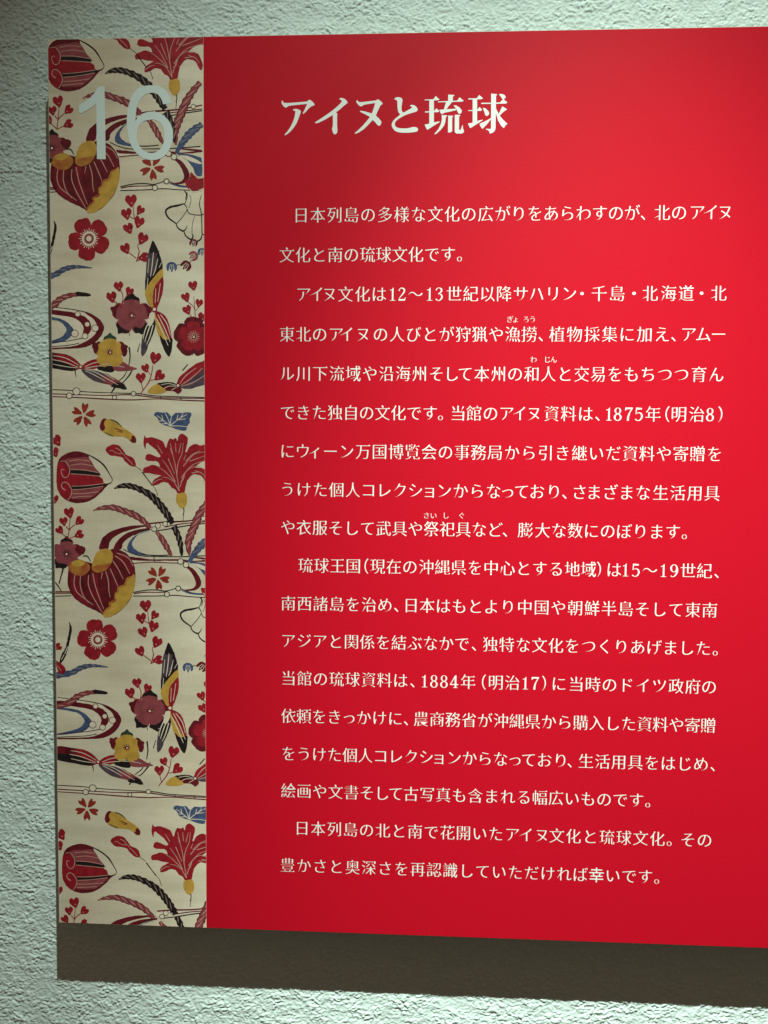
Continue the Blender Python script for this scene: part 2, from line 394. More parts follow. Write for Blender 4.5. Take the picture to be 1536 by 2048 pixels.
# --- peaches with scrolls
t = mot('striped_bud', 3, 1)
t.F('m', [(128, 820), (135, 720), (165, 665), (220, 635), (290, 625), (368, 648), (382, 700), (425, 760), (450, 800), (478, 850), (500, 872), (550, 866), (520, 885), (480, 930), (430, 975), (370, 1010), (290, 1022), (215, 1005), (160, 965), (132, 900)])
t.F('p', [(190, 690), (290, 672), (370, 672), (420, 745), (455, 795), (340, 775), (235, 765)])
t.F('r', [(130, 800), (135, 730), (170, 700), (220, 760), (240, 800), (350, 808), (468, 825), (482, 868), (400, 884), (250, 885), (240, 930), (220, 1000), (160, 960), (134, 900)])
t.F('p', [(250, 925), (400, 915), (490, 885), (450, 940), (380, 985), (300, 992), (240, 985)])
t.F('k', [(235, 766), (330, 772), (455, 792), (458, 808), (340, 800), (235, 792)], n=2)
t.F('k', [(248, 896), (350, 893), (500, 876), (485, 895), (400, 908), (250, 916)], n=2)
for q in ([(225, 700), (300, 690), (385, 700)], [(235, 732), (320, 722), (410, 738)], [(235, 764), (340, 768), (450, 788)], [(238, 797), (340, 804), (460, 815)],
          [(245, 892), (360, 888), (490, 872)], [(250, 920), (360, 912), (485, 893)], [(250, 950), (340, 948), (450, 935)], [(245, 978), (330, 972), (400, 968)]):
    t.S('P', q, 5)
t.S('P', [(155, 702), (190, 700), (222, 735), (228, 785), (210, 822), (182, 822), (165, 790), (168, 765), (188, 765)], [4, 6, 6, 5])
t.S('P', [(215, 1000), (240, 960), (242, 915), (212, 870), (180, 862), (165, 885), (175, 910), (195, 922)], [5, 6, 6, 9])
t.S('k', [(366, 648), (430, 682), (490, 730), (532, 795), (556, 852), (500, 886)], [5, 10, 12, 7, 4, 6])
put(t, (556, 852), (1, 492, 285), (5, 588, 1250))

t = mot('small_bud', 3, 1)
t.F('r', [(504, 618), (518, 590), (560, 572), (608, 582), (640, 618), (662, 648), (705, 668), (730, 700), (735, 738), (700, 738), (658, 706), (632, 672), (585, 662), (540, 655)])
t.S('P', [(535, 622), (555, 618), (590, 640), (640, 645), (650, 662)], 4).S('P', [(580, 598), (610, 612), (630, 640)], 5).S('P', [(655, 668), (690, 700), (715, 730)], [5, 4])
t.S('k', [(730, 735), (780, 772)], [5, 4], False).S('k', [(785, 782), (820, 830), (862, 885)], [10, 7, 9]).S('k', [(862, 880), (890, 920), (905, 965)], [3, 5])
put(t, (732, 740), (1, 690, 145), (5, 765, 1130))

t = mot('red_lily', 3, 1)
t.F('r', [(803, 500), (816, 522), (860, 516), (905, 528), (945, 550), (968, 600), (985, 545), (1000, 525), (1022, 532), (1045, 522), (1056, 545), (1066, 505), (1094, 490), (1132, 515), (1134, 560),
          (1118, 622), (1128, 630), (1150, 590), (1195, 568), (1240, 580), (1290, 562), (1340, 590), (1340, 690), (1260, 700), (1190, 745), (1240, 752), (1275, 775), (1300, 850), (1285, 885),
          (1262, 850), (1240, 815), (1185, 800), (1148, 825), (1125, 870), (1108, 945), (1062, 950), (1040, 918), (1010, 905), (985, 868), (940, 862), (905, 880), (865, 886), (872, 845), (912, 820),
          (930, 808), (880, 802), (830, 790), (796, 788), (795, 755), (825, 742), (870, 728), (920, 742), (900, 702), (850, 700), (812, 690), (815, 655), (842, 645), (905, 668), (925, 660), (890, 612), (850, 580), (820, 560), (808, 610), (796, 560)], n=3)
rt = (1070, 930)
for q in ([rt, (1050, 800), (1030, 690), (1000, 600)], [rt, (1042, 880), (1030, 860), (985, 830), (940, 822)], [(1040, 860), (990, 760), (940, 690)], [(1050, 820), (1060, 720), (1090, 640), (1100, 560)],
          [(1040, 860), (960, 780), (910, 745)], [(1075, 900), (1110, 800), (1160, 750), (1230, 740)], [(1085, 830), (1130, 770), (1190, 720), (1300, 690)], [(1100, 740), (1150, 680), (1200, 640), (1310, 625)],
          [(940, 640), (900, 575)], [(1020, 650), (1000, 560)], [(1045, 630), (1040, 560)], [(1065, 640), (1085, 560)], [(1120, 700), (1170, 650), (1230, 620)], [(985, 680), (1010, 740), (1035, 800)],
          [(1080, 860), (1100, 840), (1115, 790)], [(1150, 700), (1210, 680), (1290, 650)], [(1190, 775), (1240, 790), (1275, 830)], [(1165, 790), (1220, 785)], [(870, 870), (905, 845), (940, 838)], [(1105, 690), (1120, 650)]):
    t.S('P', q, [6, 5, 3])
t.F('y', [(1050, 955), (1075, 945), (1112, 942), (1130, 975), (1128, 1020), (1108, 1055), (1085, 1060), (1058, 1032), (1046, 995)])
t.S('k', [(1104, 1058), (1106, 1090), (1098, 1110)], [8, 5]).S('k', [(1105, 1105), (1098, 1160)], [5, 4], False)
put(t, (1085, 945), (1, 1030, 380), (5, 1140, 1305))

t = mot('twisted_leaf', 3, 2)
t.rope([(570, 910), (625, 890), (690, 890), (760, 912), (840, 955), (900, 1010), (950, 1070), (990, 1130), (1020, 1180)], [4, 26, 34, 34, 40, 44, 44, 40, 30], 'k', 'h')
t.rope([(1028, 1200), (1060, 1270), (1080, 1340), (1090, 1425)], [34, 34, 30, 14], 'k', 'h')
put(t, (570, 910), (1, 500, 335), (5, 605, 1300))
t = mot('twisted_leaf', 3, 2)
t.rope([(408, 1080), (470, 1060), (560, 1055), (640, 1080), (720, 1110), (790, 1155), (850, 1215)], [3, 22, 34, 36, 38, 34, 22], 'p', 'P', 'k')
t.rope([(895, 1240), (940, 1300), (975, 1360), (1012, 1425)], [16, 34, 32, 12], 'p', 'P', 'm')
put(t, (408, 1080), (1, 328, 525), (5, 445, 1460))
t = mot('twisted_leaf', 3, 2)
t.rope([(1330, 970), (1270, 1040), (1225, 1110), (1190, 1190), (1160, 1260), (1140, 1330), (1148, 1425)], [26, 38, 46, 46, 50, 44, 10], 'p', 'P', 'm')
put(t, (1148, 1425), (1, 1045, 885), (5, 1218, 1790))
t = mot('twisted_leaf', 3, 2)
t.rope([(1340, 1270), (1280, 1310), (1235, 1350), (1190, 1405), (1145, 1475)], [30, 44, 44, 36, 16], 'b', 'h', 'g')
put(t, (1145, 1475), (1, 1045, 945))
t = mot('twisted_leaf', 2, 2)
t.rope([(-10, 600), (110, 575), (180, 535), (250, 515), (320, 514), (400, 522)], [36, 34, 32, 24, 16, 3], 'b', 'h', 'g')
put(t, (400, 522), (4, 524, 976))
t = mot('twisted_leaf', 2, 2)
t.rope([(-10, 850), (100, 810), (150, 765), (220, 735), (300, 722)], [30, 40, 36, 28, 22], 'p', 'P', 'm')
t.F('k', [(275, 712), (300, 705), (385, 722), (380, 738), (320, 740), (285, 735)])
put(t, (385, 725), (4, 515, 1170))
t = mot('twisted_leaf', 4, 2)
t.S('k', [(225, 632), (236, 680), (222, 760), (205, 830), (180, 890), (150, 955)], [3, 20, 20, 18, 34, 14], bump=.15)
t.S('w', [(212, 820), (190, 875)], 5, False).S('w', [(185, 880), (165, 920)], 5, False)
t.F('r', [(120, 925), (160, 950), (195, 985), (190, 1020), (165, 1028), (140, 1010)]).S('P', [(130, 960), (165, 1005)], 4, False)
put(t, (225, 632), (2, 108, 158))

# --- heart-shaped fruit
t = mot('heart_fruit', 4, 2)
t.F('m', [(215, 255), (230, 195), (270, 165), (350, 165), (420, 175), (480, 110), (560, 68), (640, 88), (695, 135), (728, 210), (732, 320), (705, 430), (640, 525), (560, 580), (500, 580), (430, 542), (340, 498), (255, 435), (216, 350)])
t.F('c', [(235, 300), (260, 240), (300, 230), (300, 330), (340, 440), (400, 520), (330, 480), (262, 420)])
t.F('c', [(400, 260), (440, 250), (450, 360), (480, 470), (470, 550), (420, 500), (395, 380)])
t.F('c', [(560, 130), (640, 110), (700, 170), (720, 250), (690, 270), (640, 190)])
for q in ([(272, 260), (262, 330), (285, 400), (350, 455), (410, 500)], [(312, 275), (310, 350), (335, 430), (375, 480)], [(375, 270), (372, 340), (400, 420), (445, 500), (480, 560)], [(405, 255), (425, 350), (455, 440), (490, 530)],
          [(505, 240), (525, 310), (530, 390), (540, 440)], [(540, 220), (575, 300), (600, 360)], [(560, 160), (600, 220), (640, 300)], [(575, 120), (640, 170), (690, 260)], [(590, 100), (650, 120), (690, 150), (715, 200)], [(480, 250), (470, 300)]):
    t.S('P', q, [6, 7, 4])
t.F('y', [(726, 265), (730, 340), (706, 425), (640, 522), (565, 578), (502, 594), (486, 572), (505, 540), (545, 510), (530, 490), (580, 470), (578, 425), (600, 395), (600, 368), (640, 352), (660, 312), (690, 288)])
for q in ([(700, 282), (668, 300), (655, 345), (605, 365), (600, 395), (578, 415), (575, 460)], [(575, 462), (535, 485), (540, 510), (500, 545), (484, 575)]): t.S('o', q, [12, 16, 8])
t.F('o', [(218, 205), (250, 168), (300, 150), (350, 165), (384, 200), (370, 245), (320, 275), (262, 262), (228, 235)])
t.F('y', [(245, 170), (300, 152), (345, 168), (330, 195), (270, 200)])
t.F('y', [(400, 210), (408, 160), (430, 105), (475, 72), (520, 68), (552, 90), (560, 140), (540, 190), (505, 230), (455, 248), (415, 240)])
t.F('o', [(400, 215), (440, 190), (500, 185), (545, 180), (510, 228), (455, 250), (415, 242)])
t.S('k', [(330, 122), (365, 125), (390, 165)], [7, 9, 5])
put(t, (505, 592), (1, 380, 1405))

# --- flowers
def petals(t, cx, cy, col, R, wid, ang0, tip=None, n=5, tips=None):
    for k in range(n):
        a = rad(ang0 + 360 * k / n); ca, sa = math.cos(a), math.sin(a)
        f = lambda u, v: (cx + R * (u * ca - v * sa), cy + R * (u * sa + v * ca))
        pts = [f(.10, 0), f(.35, -wid * .7), f(.68, -wid), f(.93, -wid * .72), f(1.0, -wid * .12), f(.97, wid * .2), f(.88, wid * .85), f(.62, wid), f(.35, wid * .7)]
        t.F(col, pts)
        if tips and tips[k]: t.F(tips[k], [f(.74, -wid * .9), f(.90, -wid * .78), f(1.02, -wid * .35), f(1.16, 0.02), f(1.0, wid * .4), f(.88, wid * .84), f(.74, wid * .9), f(.80, wid * .3), f(.80, -wid * .3)])
    return t
t = mot('red_blossom', 4, 1)
petals(t, 445, 765, 'r', 160, .40, -103)
t.C(445, 765, 52, 'w')
for k in range(24):
    a = k * math.pi / 12; r1 = 68 + 9 * (k % 2); t.S('w', [(445 + 40 * math.cos(a), 765 + 40 * math.sin(a)), (445 + r1 * math.cos(a), 765 + r1 * math.sin(a))], [7, 4], False)
t.C(445, 765, 37, 'p').C(445, 765, 20, 'w')
put(t, (445, 765), (2, 377, 297, 14))

def sakura(name, crop, cx, cy, R, ang0, c='s'):
    t = mot(name, crop, 1)
    for k in range(5):
        a = rad(ang0 + 72 * k); ca, sa = math.cos(a), math.sin(a)
        f = lambda u, v: (cx + R * (u * ca - v * sa), cy + R * (u * sa + v * ca))
        t.F(c, [f(.14, 0), f(.45, -.2), f(.75, -.30), f(1.0, -.22), f(.84, -.02), f(1.02, .16), f(.8, .28), f(.45, .2)], n=3)
    return t
t = sakura('cherry_flower', 4, 905, 290, 92, -60); put(t, (905, 290), (1, 862, 1055))
t = sakura('cherry_flower', 3, 335, 345, 92, -80); put(t, (335, 345), (5, 362, 758, -28))

t = mot('plum_flower', 4, 2)
petals(t, 205, 105, 'p', 118, .43, -90, tips=['k', 'm', None, 'k', None])
t.F('m', [(270, 60), (310, 45), (350, 62), (335, 105), (300, 110), (280, 90)])
for k in range(9):
    a = k * math.pi / 4.5; t.S('k', [(205, 105), (205 + 38 * math.cos(a), 105 + 38 * math.sin(a))], [10, 3], False)
t.C(205, 108, 10, 'w', 'r', 5)
t.F('k', [(135, 185), (170, 178), (210, 190), (200, 210), (175, 218), (150, 208)])
t.S('k', [(180, 215), (165, 270), (148, 332)], [14, 9, 10]).S('k', [(110, 318), (135, 345), (165, 390)], [5, 8, 5])
put(t, (205, 105), (1, 92, 905))

t = mot('plum_flower', 2, 2)
petals(t, 705, 885, 'p', 150, .42, -90, tips=['k', 'm', 'k', 'k', 'm'])
for k in range(9):
    a = k * math.pi / 4.5; t.S('m', [(705, 885), (705 + 34 * math.cos(a), 885 + 34 * math.sin(a))], [12, 3], False)
t.C(706, 888, 11, 'w', 'r', 6); t.S('k', [(680, 1000), (690, 1045)], [7, 3], False)
for x, y, r, a in ((605, 660, 38, -8), (688, 700, 34, 25), (550, 742, 42, -15)): t.H(x, y, r, a)
t.S('r', [(560, 770), (600, 800), (625, 825)], 6).S('r', [(620, 690), (638, 740), (630, 800)], 6).S('r', [(675, 725), (650, 760), (632, 800)], 5)
put(t, (705, 885), (4, 843, 1310))

t = mot('plum_flower', 2, 2)
petals(t, 1180, 1050, 'm', 155, .47, -90)
petals(t, 1180, 1050, 'r', 118, .42, -90)
for k in range(16):
    a = k * math.pi / 8; t.S('P', [(1180 + 20 * math.cos(a), 1050 + 20 * math.sin(a)), (1180 + 48 * math.cos(a), 1050 + 48 * math.sin(a))], [5, 3], False)
t.C(1182, 1053, 11, 'w', 'm', 7); t.S('k', [(1176, 1165), (1176, 1190)], 5, False)
put(t, (1180, 1050), (5, 1290, 180))

t = mot('heart_sprig', 2, 1)
for x, y, r, a in ((1175, 655, 38, -10), (1120, 745, 36, -20), (1222, 790, 32, 10), (1130, 842, 36, -25), (1250, 897, 38, 10)): t.H(x, y, r, a)
t.S('r', [(1182, 740), (1190, 850), (1195, 930)], [4, 6, 6]).S('r', [(1135, 780), (1170, 810), (1190, 840)], 5).S('r', [(1218, 825), (1196, 850)], 5, False).S('r', [(1150, 880), (1190, 925)], 6, False)
put(t, (1120, 745), (4, 1240, 1195))

t = mot('yellow_flower', 2, 3)
petals(t, 537, 1165, 'y', 126, .42, -90, tips=['g', 'm', None, None, 'm'])
t.F('m', [(402, 1100), (430, 1095), (450, 1130), (440, 1170), (415, 1165)]).F('m', [(620, 1120), (650, 1115), (672, 1140), (665, 1190), (640, 1200), (628, 1165)])
for k in range(8):
    a = k * math.pi / 4; t.S('m', [(537, 1168), (537 + 30 * math.cos(a), 1168 + 30 * math.sin(a))], [12, 4], False)
t.C(540, 1170, 9, 'w', 'r', 5)
put(t, (537, 1165), (5, 667, 285))

# --- sprigs of hearts
t = mot('heart_sprig', 3, 2)
for x, y, r, a in ((225, 1092, 42, -12), (182, 1160, 34, -12), (303, 1158, 36, 45), (152, 1228, 32, -40), (303, 1262, 35, 65)): t.H(x, y, r, a)
t.S('r', [(232, 1140), (225, 1220), (215, 1300)], [5, 6, 7]).S('r', [(200, 1200), (222, 1225)], 6, False).S('r', [(270, 1185), (235, 1215), (222, 1240)], 6).S('r', [(170, 1255), (212, 1292)], 5, False).S('r', [(275, 1272), (215, 1300)], 5, False)
put(t, (225, 1092), (1, 140, 545), (5, 265, 1475))
t = mot('heart_sprig', 4, 1)
for x, y, r, a in ((812, 502, 46, -5), (778, 598, 42, -12), (880, 575, 34, 35), (872, 660, 42, 18), (792, 705, 40, -22), (898, 782, 44, 25), (770, 852, 40, -25), (908, 920, 38, 80)): t.H(x, y, r, a)
t.S('r', [(828, 550), (835, 620), (858, 700)], [5, 6, 5]).S('r', [(800, 620), (838, 640)], 5, False).S('r', [(868, 600), (838, 640)], 5, False).S('r', [(868, 820), (862, 840), (872, 870), (868, 900), (852, 950)], [5, 5, 9, 7])
t.S('r', [(798, 885), (850, 925)], 6, False).S('r', [(885, 935), (850, 945)], 7, False)
put(t, (812, 502), (1, 700, 1308))
t = mot('heart_sprig', 2, 1)
for x, y, r, a in ((885, 1210, 46, 12), (810, 1290, 34, -20), (775, 1362, 40, -3), (918, 1348, 44, 45)): t.H(x, y, r, a)
t.S('r', [(868, 1265), (858, 1330), (835, 1400), (770, 1490)], [5, 7, 9, 6]).S('r', [(778, 1405), (790, 1450), (792, 1465)], 6).S('r', [(885, 1378), (850, 1385)], 6, False).S('r', [(830, 1318), (852, 1345)], 4, False)
put(t, (885, 1210), (5, 1025, 318))
t = mot('heart_sprig', 3, 1)
t.H(125, 540, 44, -30)
put(t, (125, 540), (5, 158, 955))
t = mot('heart_leaf', 3, 1); t.H(112, 630, 38, -20)
put(t, (125, 540), (5, 158, 955))
t = mot('heart_leaf', 3, 1); t.H(112, 990, 34, 0)
put(t, (125, 540), (5, 158, 955))
t = mot('heart_sprig', 4, 1)
t.H(140, 820, 30, 60); t.build()

# --- shell flower outline, lotus, fans
t = mot('shell_flower', 2, 1)
t.S('k', [(1108, 28), (1060, 42), (1000, 55), (966, 85), (985, 135), (1045, 180)], [8, 16, 16, 14, 12, 10])
t.S('k', [(1108, 30), (1130, 70), (1095, 130), (1050, 182)], [8, 5, 5, 6])
t.S('k', [(1045, 180), (1060, 215), (1100, 238), (1125, 215), (1130, 195)], [8, 10, 12, 6, 4])
t.S('k', [(1105, 238), (1120, 275), (1160, 303), (1175, 280), (1172, 262)], [8, 10, 12, 6])
t.S('k', [(1165, 300), (1200, 318), (1235, 300), (1245, 265)], [8, 12, 10, 6]).S('k', [(1245, 262), (1290, 275), (1320, 250)], [8, 8])
t.S('k', [(1130, -60), (1130, -20), (1112, 30)], [5, 7, 5]).S('k', [(1130, 68), (1150, 105), (1240, 115), (1300, 80)], [5, 6, 7, 5])
t.S('k', [(1150, -40), (1160, 0), (1145, 60)], 4).S('k', [(1240, -40), (1225, 30), (1240, 110), (1245, 260)], [4, 6, 8, 8]).S('k', [(1190, 115), (1170, 190), (1168, 265)], [3, 4, 5])
t.S('w', [(1145, -90), (1175, -60), (1225, -70), (1260, -92)], [5, 8, 5])
put(t, (1108, 28), (4, 1218, 518))
t = mot('lotus_bloom', 1, 2)
t.F('r', [(1112, 1160), (1145, 1150), (1150, 1118), (1168, 1092), (1192, 1128), (1215, 1142), (1262, 1140), (1330, 1180), (1250, 1215), (1180, 1238), (1135, 1215)])
t.S('P', [(1150, 1130), (1160, 1092), (1190, 1120), (1215, 1136)], 5).S('k', [(1110, 1235), (1125, 1260), (1118, 1300)], [8, 8, 5])
put(t, (1168, 1092), (4, 1290, 310))
t = mot('small_fans', 2, 1)
def fan(x, y, r, a, c):
    ca, sa = math.cos(rad(a)), math.sin(rad(a)); f = lambda p: (x + r * (p[0] * ca - p[1] * sa), y + r * (p[0] * sa + p[1] * ca))
    t.F(c, [f(p) for p in ((-1, .2), (-.8, -.6), (0, -.95), (.8, -.6), (1, .2), (.7, .7), (.3, .3), (0, .95), (-.3, .3), (-.7, .7))], n=3)
    for u in (-.5, 0, .5): t.S('w', [f((u * .5, -.5)), f((u, .5))], 4, False)
fan(1012, 515, 42, 0, 'b'); fan(1122, 505, 42, 40, 'm'); fan(1178, 430, 38, 60, 'p'); fan(1245, 400, 34, 0, 'b'); fan(1180, 330, 32, 10, 'm')
t.S('k', [(1045, 502), (1095, 490)], 4, False).S('k', [(1150, 480), (1170, 455)], 4, False).S('b', [(1200, 430), (1225, 412)], 4, False)
put(t, (1012, 515), (4, 1137, 980))

# --- tall crossed leaves
t = mot('pointed_leaves', 2, 3)
t.F('v', [(870, 315), (905, 380), (930, 455), (945, 560), (945, 680), (922, 770), (886, 842), (848, 815), (818, 760), (806, 680), (812, 560), (824, 440), (845, 365)])
t.F('k', [(870, 312), (900, 370), (915, 400), (870, 410), (838, 395), (850, 350)])
t.F('k', [(905, 400), (932, 460), (940, 530), (880, 600), (850, 660), (815, 740), (808, 640), (840, 580), (880, 540)])
t.F('y', [(938, 530), (946, 600), (930, 620), (900, 640), (872, 700), (880, 760), (870, 825), (845, 812), (815, 750), (808, 705), (840, 640), (880, 590)])
t.F('r', [(945, 592), (948, 680), (925, 765), (890, 842), (872, 815), (868, 740), (885, 660), (915, 620)])
for q in ([(872, 400), (862, 500), (850, 590)], [(905, 450), (885, 540), (868, 580)], [(838, 450), (828, 560)], [(890, 680), (885, 790)], [(925, 640), (905, 780)], [(830, 600), (822, 680)], [(935, 480), (915, 520)]): t.S('w', q, [4, 7, 4])
t.F('k', [(872, 870), (890, 940), (868, 1030), (835, 1110), (785, 1200), (778, 1120), (795, 1020), (835, 930)])
t.F('v', [(800, 1040), (830, 1130), (785, 1200), (778, 1110)])
t.F('w', [(845, 870), (885, 880), (860, 960), (830, 960)])
for q in ([(860, 930), (830, 1010), (805, 1090)], [(870, 960), (845, 1050), (820, 1110)], [(840, 930), (808, 1000), (792, 1070)]): t.S('w', q, [8, 8, 4])
t.F('y', [(880, 880), (905, 900), (950, 1000), (1000, 1080), (1005, 1110), (935, 1070), (900, 1000)])
t.F('r', [(885, 855), (930, 865), (972, 905), (1000, 980), (1010, 1060), (980, 1060), (930, 960), (895, 905)])
t.F('k', [(920, 1040), (960, 1075), (1012, 1060), (1018, 1110), (995, 1200), (950, 1140)])
for q in ([(905, 880), (960, 990), (1000, 1090)], [(895, 910), (940, 1010), (985, 1120)], [(925, 880), (975, 950), (1002, 1040)]): t.S('w', q, [5, 7, 4])
t.S('k', [(768, 1100), (750, 1165)], [4, 8], False).C(880, 840, 17, 'w', 'r', 9).S('k', [(720, 985), (760, 1000), (790, 1025)], [24, 34, 20])
put(t, (870, 315), (4, 990, 790))

t = mot('pointed_leaves', 2, 2)
t.F('m', [(-10, 1165), (160, 1180), (215, 1190), (275, 1225), (315, 1275), (270, 1310), (180, 1305), (-10, 1265)])
t.F('r', [(140, 1185), (225, 1195), (312, 1270), (280, 1298), (220, 1270), (150, 1230)]).F('k', [(-10, 1220), (160, 1240), (270, 1295), (220, 1312), (120, 1295), (-10, 1270)])
t.F('r', [(318, 1280), (380, 1235), (470, 1215), (520, 1235), (470, 1275), (400, 1300), (330, 1300)])
t.F('k', [(440, 1290), (480, 1235), (560, 1240), (600, 1250), (560, 1320), (480, 1312)]).F('p', [(560, 1250), (640, 1245), (690, 1275), (745, 1295), (690, 1310), (580, 1310)])
t.F('v', [(318, 1300), (420, 1310), (500, 1330), (540, 1350), (600, 1400), (520, 1415), (420, 1390), (355, 1350)])
t.F('p', [(470, 1350), (540, 1355), (620, 1395), (650, 1420), (600, 1435), (500, 1405)]).F('k', [(590, 1400), (640, 1412), (668, 1455), (600, 1445), (545, 1430)])
for q in ([(100, 1195), (200, 1215), (300, 1270)], [(90, 1225), (190, 1245), (295, 1285)], [(100, 1260), (200, 1280), (290, 1290)], [(345, 1280), (420, 1250), (500, 1240)], [(345, 1292), (450, 1275), (560, 1270), (650, 1285)],
          [(345, 1300), (430, 1325), (520, 1375), (600, 1420)], [(350, 1312), (420, 1345), (500, 1390)], [(360, 1296), (470, 1320), (570, 1380)], [(480, 1262), (540, 1258)]): t.S('w', q, [4, 6, 3])
t.S('k', [(270, 1310), (278, 1360)], [10, 3], False).C(313, 1280, 13, 'w', 'r', 8)
put(t, (313, 1280), (5, 447, 397))
t = mot('pointed_leaves', 2, 2)
t.F('v', [(1062, 1425), (1110, 1340), (1200, 1270), (1330, 1210), (1330, 1380), (1220, 1430), (1130, 1450)])
t.F('r', [(1050, 1420), (1072, 1360), (1130, 1310), (1200, 1255), (1265, 1245), (1255, 1300), (1180, 1360), (1110, 1415)])
for q in ([(1072, 1415), (1120, 1350), (1200, 1290)], [(1080, 1425), (1160, 1370), (1250, 1290)], [(1085, 1432), (1180, 1400), (1290, 1330)]): t.S('P', q, [4, 8, 4])
t.F('k', [(1065, 1425), (1010, 1400), (950, 1400), (895, 1415), (940, 1460), (1010, 1460)]).F('m', [(950, 1430), (1060, 1430), (1090, 1460), (1060, 1490), (1030, 1470), (960, 1460)])
t.F('y', [(900, 1415), (940, 1440), (970, 1470), (900, 1490), (830, 1480), (850, 1440)])
for q in ([(1050, 1425), (990, 1410), (930, 1420)], [(1050, 1430), (990, 1430), (950, 1450)], [(1055, 1435), (1010, 1460)]): t.S('w', q, 4)
t.C(1060, 1425, 13, 'w', 'm', 7).S('k', [(1135, 1262), (1095, 1310)], [7, 9], False)
put(t, (1060, 1425), (5, 1192, 525))
t = mot('black_stalk', 2, 1)
t.S('k', [(685, 1130), (692, 1200), (682, 1275)], [14, 10, 7]).S('k', [(710, 1300), (690, 1340), (640, 1400), (615, 1410)], [8, 12, 8, 5]).S('k', [(672, 1305), (640, 1360), (590, 1400)], [5, 8, 6]).S('k', [(575, 1440), (545, 1485)], [14, 8], False)
put(t, (685, 1130), (5, 822, 240))

t = mot('yellow_pod', 3, 1)
t.F('y', [(465, 410), (485, 375), (540, 380), (600, 410), (650, 450), (700, 480), (735, 515), (738, 550), (715, 562), (690, 545), (650, 515), (580, 512), (520, 500), (480, 470)])
t.F('m', [(460, 425), (470, 395), (490, 372), (510, 378), (490, 410), (502, 440), (480, 470), (462, 450)]).F('m', [(700, 515), (720, 505), (738, 530), (735, 560), (705, 555), (690, 535), (705, 530)])
t.S('g', [(540, 380), (590, 400), (630, 440)], [8, 10, 4]).S('g', [(500, 480), (560, 508)], [6, 8], False).S('m', [(570, 445), (620, 465), (640, 470)], [4, 10, 4]).S('m', [(590, 470), (635, 480)], [4, 6], False)
put(t, (600, 460), (5, 635, 862))
t = mot('blue_leaf', 3, 1)
t.F('b', [(875, 345), (900, 322), (940, 328), (975, 325), (1010, 355), (1040, 328), (1090, 330), (1150, 325), (1165, 345), (1148, 375), (1152, 405), (1130, 430), (1120, 465), (1060, 458), (1000, 435), (960, 425), (915, 400), (905, 370)], n=3)
for q in ([(1000, 430), (950, 390), (900, 350)], [(1000, 430), (985, 380), (960, 330)], [(1000, 430), (1005, 380), (1015, 345)], [(1000, 430), (1060, 380), (1130, 340)], [(1000, 430), (1080, 430), (1140, 440)], [(950, 390), (905, 390)],
          [(975, 410), (930, 415)], [(1050, 388), (1060, 345)], [(1080, 368), (1100, 335)], [(1060, 382), (1120, 375)], [(945, 386), (935, 345)]): t.S('w', q, [6, 4])
put(t, (1020, 390), (5, 1165, 800))

# ------------------------------------------------------------------ numeral 16
t = Motif('numeral', 140, 160, 6.982, 4)
t.F('x', [(400, 92), (482, 90), (488, 300), (500, 1108), (378, 1105), (368, 330), (320, 372), (240, 422), (148, 468), (128, 455), (130, 350), (220, 300), (290, 240), (350, 172)], False)
six = t.build(); six.parent = panel; to_panel(six)
t = Motif('numeral', 140, 160, 6.982, 4)
o6 = [(1410, 300), (1418, 330), (1300, 340), (1288, 295), (1250, 225), (1200, 190), (1130, 180), (1060, 200), (1000, 250), (950, 330), (925, 430), (915, 575)] + [(945, 530), (1000, 480), (1080, 450), (1150, 443), (1230, 455), (1310, 500), (1380, 570), (1425, 660), (1440, 750), (1430, 860), (1390, 970), (1320, 1060), (1230, 1108), (1130, 1118), (1030, 1095), (950, 1040), (880, 960), (830, 850), (803, 700), (795, 560), (805, 430), (830, 320), (880, 200), (950, 120), (1040, 85), (1150, 75), (1250, 90), (1330, 140), (1385, 220)]
def smooth_part(pts, keep):      # round a contour but leave the listed corners sharp
    out = []
    n = len(pts)
    for i in range(n):
        a, b, c, d = (np.array(pts[(i + k) % n], float) for k in (-1, 0, 1, 2))
        if i in keep: a = b
        if (i + 1) % n in keep: d = c
        if i in keep and (i + 1) % n in keep: out.append(b); continue
        for k in range(4):
            u = k / 4; out.append(0.5 * ((2 * b) + (c - a) * u + (2 * a - 5 * b + 4 * c - d) * u * u + (3 * b - a - 3 * c + d) * u ** 3))
    return out
h6 = smooth_part([(1130, 555), (1050, 570), (980, 620), (942, 700), (932, 790), (950, 880), (990, 950), (1060, 1003), (1140, 1020), (1220, 1000), (1280, 940), (1312, 860), (1318, 750), (1300, 660), (1250, 590), (1190, 560)], [])
t.F('x', smooth_part(o6, [1, 2, 11]), False, [h6])
six = t.build(); six.parent = panel; to_panel(six)

